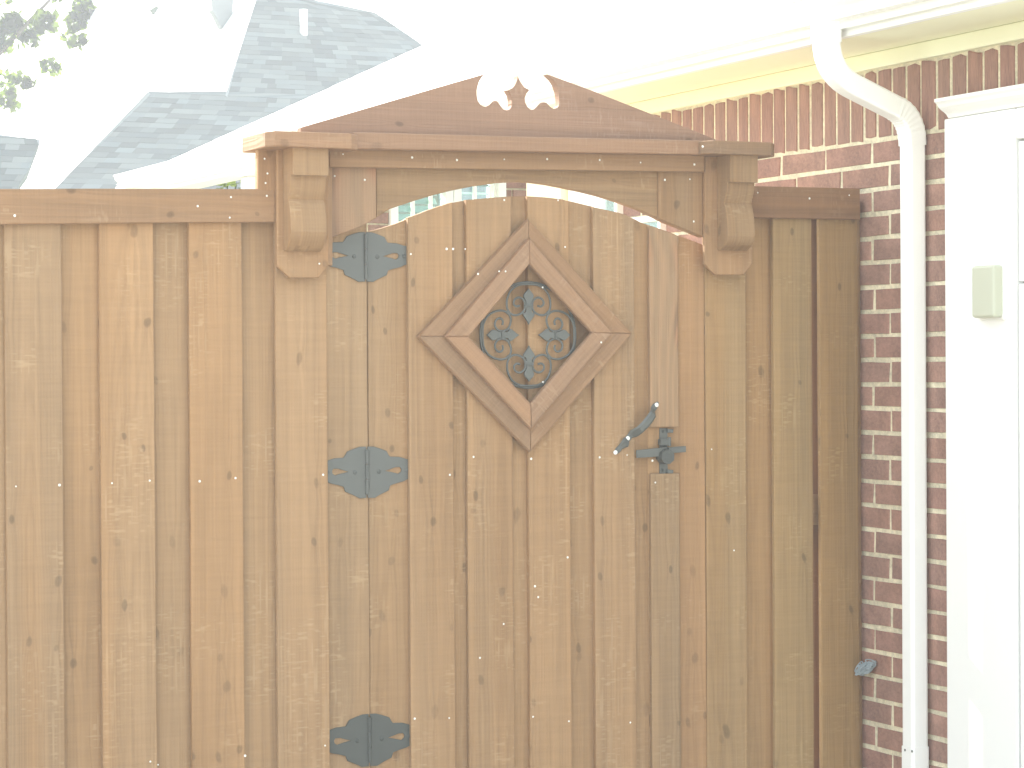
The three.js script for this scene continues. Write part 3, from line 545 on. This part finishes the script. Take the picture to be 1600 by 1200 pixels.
  timber('valance_end', slab(P([[1029.5, 262], [1100.5, 263], [1100.5, 370.5], [1041.5, 347], [1029.5, 341]].reverse(), 0.0355), 0.0355, 0.032, 0.002), header, [0.86, 0.80, 0.74]);
  // pediment with scroll cut-outs and finial
  const OUT = [[470, 199.2], [700, 132], [759.5, 115], [755, 118.5], [751.6, 123], [748.2, 128.5], [746.6, 134], [745, 141], [745, 147.8], [746.8, 157.4], [751, 163.4], [755, 166], [759, 166.6], [764.6, 164], [768.8, 159.5], [771, 158], [773.4, 157.6], [776, 158], [778.4, 159.5], [782.5, 165.6], [786.7, 170.8], [791.5, 172.4], [797, 170.5], [799.6, 165.6], [799.8, 156], [797.6, 148], [793.4, 141], [801, 137.5], [804, 133.6], [806.4, 129.5], [808.4, 124], [809.6, 117.8], [811.4, 124], [814, 128.8], [819.5, 136.4], [827.6, 140.4], [822.6, 146.2], [820.2, 153], [820.9, 160], [824.5, 167], [829.3, 171], [834, 171], [839, 166.3], [843.7, 161], [846.4, 159.9], [849, 159.7], [852, 159.8], [854.7, 160.8], [859.6, 166.3], [865, 169.8], [870.6, 168.6], [873.8, 165], [874.2, 158], [873.6, 150], [872.4, 143.4], [869, 132.6], [863.7, 124.4], [855, 116.2], [860, 117.6], [920, 139.5], [1118, 217.5]];
  timber('pediment', slab(P([...OUT, [1118, 228], [470, 216]].reverse(), 0.066), 0.066, 0.026, 0.0012), header, [0.80, 0.78, 1.02], 0);  // stain greyed towards mauve: flare veil put into the board colour
  part('cleat', box(onZ(500, 215, 0).x, onZ(1090, 215, 0).x, 2.13, 2.158, -0.05, 0.036), M.wood, header).geometry;
}
{ const c = header.children[header.children.length - 1]; grain(c.geometry, 0); paint(c.geometry, [0.85, 0.8, 0.75]); }

// ------------------------------------------------------------------ galvanized nails, pale heads with their glint put into the colour
{
  const ng = new THREE.SphereGeometry(0.0036, 8, 6); ng.scale(1, 1, 0.5);
  const put = (list, z, parent) => { for (const [u, v] of list) { const m = new THREE.Mesh(ng, M.nail); m.name = 'nail'; const q = onZ(u, v, z + 0.001); m.position.set(q.x - parent.position.x, q.y, z + 0.0008); m.scale.setScalar(rr(0.5, 0.95)); m.castShadow = true; parent.add(m); } };
  put([[25, 760], [93, 758], [175, 755], [234, 751], [368, 747], [505, 742], [235, 1190], [247, 1195], [383, 1181], [508, 1165], [312, 752]], ZF, fence);
  put([[23, 337], [309, 322], [361, 308], [359, 340], [417, 306]], ZF + 0.019, fence);
  put([[413.5, 248], [418, 271], [415, 286]], 0.0365, header);
  put([[499, 412]], 0.052, header);
  put([[536, 241], [644, 246], [714, 250], [788, 249], [855, 248.5], [937, 250], [1001, 254], [1085, 257]], 0.06, header);
  put([[523, 275], [570, 281]], 0.0355, header); put([[1039, 281], [1078, 280], [1084, 346]], 0.0355, header);
  put([[1098, 229]], 0.132, header);
  put([[642, 397], [698, 389], [727, 389], [708, 389].map((v, i) => v + i * 0), [883, 386], [691, 315], [788, 312.5], [872, 313], [937, 714.6], [980, 711], [740, 714], [830, 717], [703, 742], [887, 871], [836, 916], [841, 933], [787, 975], [750, 1028], [702, 1122], [648, 1123], [833, 1120], [889, 1127], [985, 1129]], ZF, gate);
  put([[1019.5, 719.8], [1024, 754]], 0.018, gate);
  put([[790, 424], [747, 428], [780, 424]], 0.06, gate); put([[939.5, 535]], 0.06, gate);
  put([[848, 449], [848.5, 597]], 0.033, gate);
  put([[1184, 301], [1265, 310], [1327, 305]], ZF + 0.019, fence2);
  put([[1112, 702], [1147, 860]], 0.006, fence2);
}

// ------------------------------------------------------------------ small wire tangle by the wall
{
  const c = onZ(1350, 1042, 0.03); c.x = Math.min(c.x, WX - 0.012);
  const t = thing('wire_tangle', 'small blue-grey tangle of wire stuck at the fence edge on the brick', 'wire', [c.x, c.y, c.z]);
  seed = 77; const pts = []; for (let i = 0; i < 110; i++) { const s = rr(0, 1), w = 0.006 + 0.012 * Math.sin(s * 3.1); pts.push(new THREE.Vector3(c.x - 0.022 + 0.034 * s - rr(0, 0.012), c.y - 0.015 + 0.03 * s + rr(-w, w), c.z + 0.045 * s + rr(-w, w))); }
  part('wire', new THREE.TubeGeometry(new THREE.CatmullRomCurve3(pts), 700, 0.0016, 5), M.tangle, t);
}

// ------------------------------------------------------------------ neighbour's house beyond the fence
{
  const nb = thing('neighbour_house', 'house with steep grey shingle roofs beyond the fence at upper left', 'house', [0, 0, -24]);
  const PA = 42 * Math.PI / 180, ZE = -22, YE = 2.5;
  const nA = new THREE.Vector3(0, Math.cos(PA), Math.sin(PA)), cA = nA.dot(new THREE.Vector3(0, YE, ZE));
  const UA = new THREE.Vector3(1, 0, 0), VA = new THREE.Vector3(0, Math.sin(PA), -Math.cos(PA));
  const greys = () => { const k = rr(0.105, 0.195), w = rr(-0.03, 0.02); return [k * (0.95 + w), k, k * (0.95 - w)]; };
  const pale = () => { const k = rr(0.5, 0.62); return [k, k, k]; };  // same roof, sunlit slopes: sunlight put into the colour as paler shingles
  const mat = Object.assign(M.shingle.clone(), { side: THREE.DoubleSide });
  // a roof face through picture points on a plane: deck plate plus shingle courses
  const face = (name, pts, n, c, U, V, tone, parent = nb) => {
    const W = pts.map(([u, v]) => hit(u, v, n, c)), O = W[0], q = W.map(p => { const d = p.clone().sub(O); return [d.dot(U), d.dot(V)]; });
    const sh = new THREE.Shape(q.map(p => new THREE.Vector2(p[0], p[1])));
    const g = new THREE.ExtrudeGeometry(sh, { depth: 0.12, bevelEnabled: false }); g.translate(0, 0, -0.125);
    const m4 = new THREE.Matrix4().makeBasis(U, V, n.clone()).setPosition(O); g.applyMatrix4(m4); paint(g, [0.26, 0.27, 0.27]);
    const deck = part(name, g, mat, parent);
    part('shingle_courses', courses(O, U, V, q, 0.11, 0.24, tone, 0.0025), mat, deck).userData.kind = 'stuff';
    return deck;
  };
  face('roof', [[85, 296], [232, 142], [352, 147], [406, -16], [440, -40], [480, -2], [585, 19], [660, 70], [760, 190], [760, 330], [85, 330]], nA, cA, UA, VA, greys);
  // slopes that face the sun: left of the hips
  const hipPlane = (a, b, dir) => { const A = hit(...a, nA, cA), B = hit(...b, nA, cA), n = new THREE.Vector3().crossVectors(B.clone().sub(A), dir).normalize(); if (n.y < 0) n.negate(); return { n, c: n.dot(A) }; };
  const back = new THREE.Vector3(0, 0, -1);
  const w1 = hipPlane([352, 147], [406, -16], back), w2 = hipPlane([85, 296], [232, 142], back);
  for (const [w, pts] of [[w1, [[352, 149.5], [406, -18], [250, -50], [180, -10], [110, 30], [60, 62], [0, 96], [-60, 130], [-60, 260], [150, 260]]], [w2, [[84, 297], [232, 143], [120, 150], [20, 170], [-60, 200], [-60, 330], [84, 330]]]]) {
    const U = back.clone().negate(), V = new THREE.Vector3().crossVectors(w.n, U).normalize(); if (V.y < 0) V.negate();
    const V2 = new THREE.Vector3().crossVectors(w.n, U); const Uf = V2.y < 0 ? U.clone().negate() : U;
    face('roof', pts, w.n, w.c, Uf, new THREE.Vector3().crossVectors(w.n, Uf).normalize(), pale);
  }
  const cB = nA.dot(new THREE.Vector3(0, YE + 0.3, ZE + 2.5));
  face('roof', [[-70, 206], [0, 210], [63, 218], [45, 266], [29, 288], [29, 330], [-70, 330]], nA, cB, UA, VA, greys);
  // pipe vent on the shaded slope
  const pv = hit(478, 52, nA, cA), vp = [new THREE.CylinderGeometry(0.055, 0.055, 0.42, 14)]; vp[0].translate(pv.x - 0.03, pv.y + 0.12, pv.z);
  const fl = new THREE.BoxGeometry(0.36, 0.30, 0.02); fl.rotateX(-Math.PI / 2 + PA); fl.translate(pv.x + 0.04, pv.y - 0.06, pv.z + 0.03); vp.push(fl);
  part('pipe_vent', merge(vp), M.white, nb);
  // turbine vent and small slant vent on the sunlit slope
  const tv = hit(131, 38, w1.n, w1.c), dome = new THREE.SphereGeometry(0.21, 18, 10); dome.scale(1, 0.82, 1); dome.translate(tv.x, tv.y + 0.25, tv.z);
  const tm = std({ color: rgb(0.03, 0.03, 0.035), roughness: 0.8 });
  const turb = part('turbine_vent', dome, tm, nb); const nk = new THREE.CylinderGeometry(0.09, 0.12, 0.34, 14); nk.translate(tv.x - 0.01, tv.y + 0.05, tv.z); part('vent_neck', nk, tm, turb);
  const fins = []; for (let i = 0; i < 16; i++) { const f = new THREE.BoxGeometry(0.012, 0.24, 0.05); f.translate(0.165, 0, 0); f.rotateY(i / 16 * 6.2832); f.translate(tv.x, tv.y + 0.25, tv.z); fins.push(f); } part('vent_fin', merge(fins), tm, turb);
  const sv = hit(243, 18, w1.n, w1.c), sb = new THREE.BoxGeometry(0.12, 0.14, 0.10); sb.rotateZ(0.6); sb.translate(sv.x, sv.y, sv.z); part('slant_vent', sb, std({ color: rgb(0.12, 0.14, 0.11) }), nb);
  // small dormer cheek in shade at the top
  const dz = hit(347, 40, w1.n, w1.c), ds = [[330, -6], [366, -6], [362, 28], [346, 44], [338, 26], [332, 16]].map(([u, v]) => { const p = onZ(u, v, dz.z + 0.15); return [p.x, p.y]; });
  const dg = slab(ds.reverse(), dz.z + 0.15, 0.16, 0.004); paint(dg, [0.25, 0.26, 0.26]); part('dormer', dg, mat, nb);
  // brick body below the eaves
  const xl = hit(85, 290, nA, cA).x, xr = hit(760, 300, nA, cA).x; part('wall', box(xl + 0.4, xr, 0, 2.6, -30, ZE - 0.4), M.brick[2], nb);
}

// ------------------------------------------------------------------ tree and shrub
function leaves(c, rx, ry, rz, n, size, clumps, tone, sd) {
  seed = sd; const pos = [], nor = [], col = [], cl = [];
  for (let i = 0; i < clumps; i++) { let p; do p = [rr(-1, 1), rr(-1, 1), rr(-1, 1)]; while (p[0] ** 2 + p[1] ** 2 + p[2] ** 2 > 1); cl.push([p[0] * rx, p[1] * ry, p[2] * rz, rr(0.3, 0.6), rr(0.7, 1.3)]); }
  const a = new THREE.Vector3(), b = new THREE.Vector3(), q = new THREE.Vector3(), nn = new THREE.Vector3();
  for (let i = 0; i < n; i++) {
    const k = cl[Math.floor(rnd() * clumps)], s = k[3] * Math.min(rx, ry, rz); let p; do p = [rr(-1, 1), rr(-1, 1), rr(-1, 1)]; while (p[0] ** 2 + p[1] ** 2 + p[2] ** 2 > 1);
    q.set(c.x + k[0] + p[0] * s, c.y + k[1] + p[1] * s * 0.8, c.z + k[2] + p[2] * s);
    a.set(rr(-1, 1), rr(-1, 1), rr(-1, 1)).normalize(); b.set(rr(-1, 1), rr(-1, 1), rr(-1, 1)).cross(a).normalize(); nn.crossVectors(a, b);
    const L = size * rr(0.7, 1.3), w = L * 0.32, t = tone(k[4]);
    const v = [q.clone().addScaledVector(a, -L / 2), q.clone().addScaledVector(b, w), q.clone().addScaledVector(a, L / 2), q.clone().addScaledVector(b, -w)];
    for (const m of [0, 1, 2, 0, 2, 3]) { pos.push(v[m].x, v[m].y, v[m].z); nor.push(nn.x, nn.y, nn.z); col.push(...t); }
  }
  const g = new THREE.BufferGeometry(); g.setAttribute('position', new THREE.Float32BufferAttribute(pos, 3)); g.setAttribute('normal', new THREE.Float32BufferAttribute(nor, 3)); g.setAttribute('color', new THREE.Float32BufferAttribute(col, 3)); return g;
}
{
  const c = onZ(-28, -5, -36);
  const t = thing('leafy_tree', 'leafy green tree behind the sunlit roof at the upper left corner', 'tree', [c.x, 0, c.z]);
  const tk = new THREE.CylinderGeometry(0.12, 0.26, c.y, 10, 4); tk.translate(c.x, c.y / 2, c.z); const trunk = part('trunk', tk, M.bark, t);
  for (let i = 0; i < 7; i++) { const l = new THREE.CylinderGeometry(0.025, 0.07, 1.8, 6); l.translate(0, 0.9, 0); l.rotateZ(rr(-0.9, 0.9)); l.rotateY(i * 0.9); l.translate(c.x, c.y - rr(0.2, 1.3), c.z); part('limb', l, M.bark, trunk); }
  part('crown', leaves(c, 2.0, 1.85, 0.5, 2900, 0.19, 74, k => [0.46 * k, 0.68 * k, 0.03 * k], 91), M.leaf, t);
  const s = onZ(372, 300, -9);
  const sh = thing('shrub', 'bright green shrub just above the fence rail below the eave', 'shrub', [s.x, 0, s.z]);
  part('stem', (() => { const g = new THREE.CylinderGeometry(0.03, 0.06, 2.3, 8); g.translate(s.x, 1.15, s.z); return g; })(), M.bark, sh);
  part('foliage', leaves(new THREE.Vector3(s.x + 0.1, 2.05, s.z), 0.55, 0.78, 0.5, 5200, 0.07, 40, k => [0.36 * k, 0.50 * k, 0.08 * k], 92), M.leaf, sh);
}
renderer.render(scene, camera);
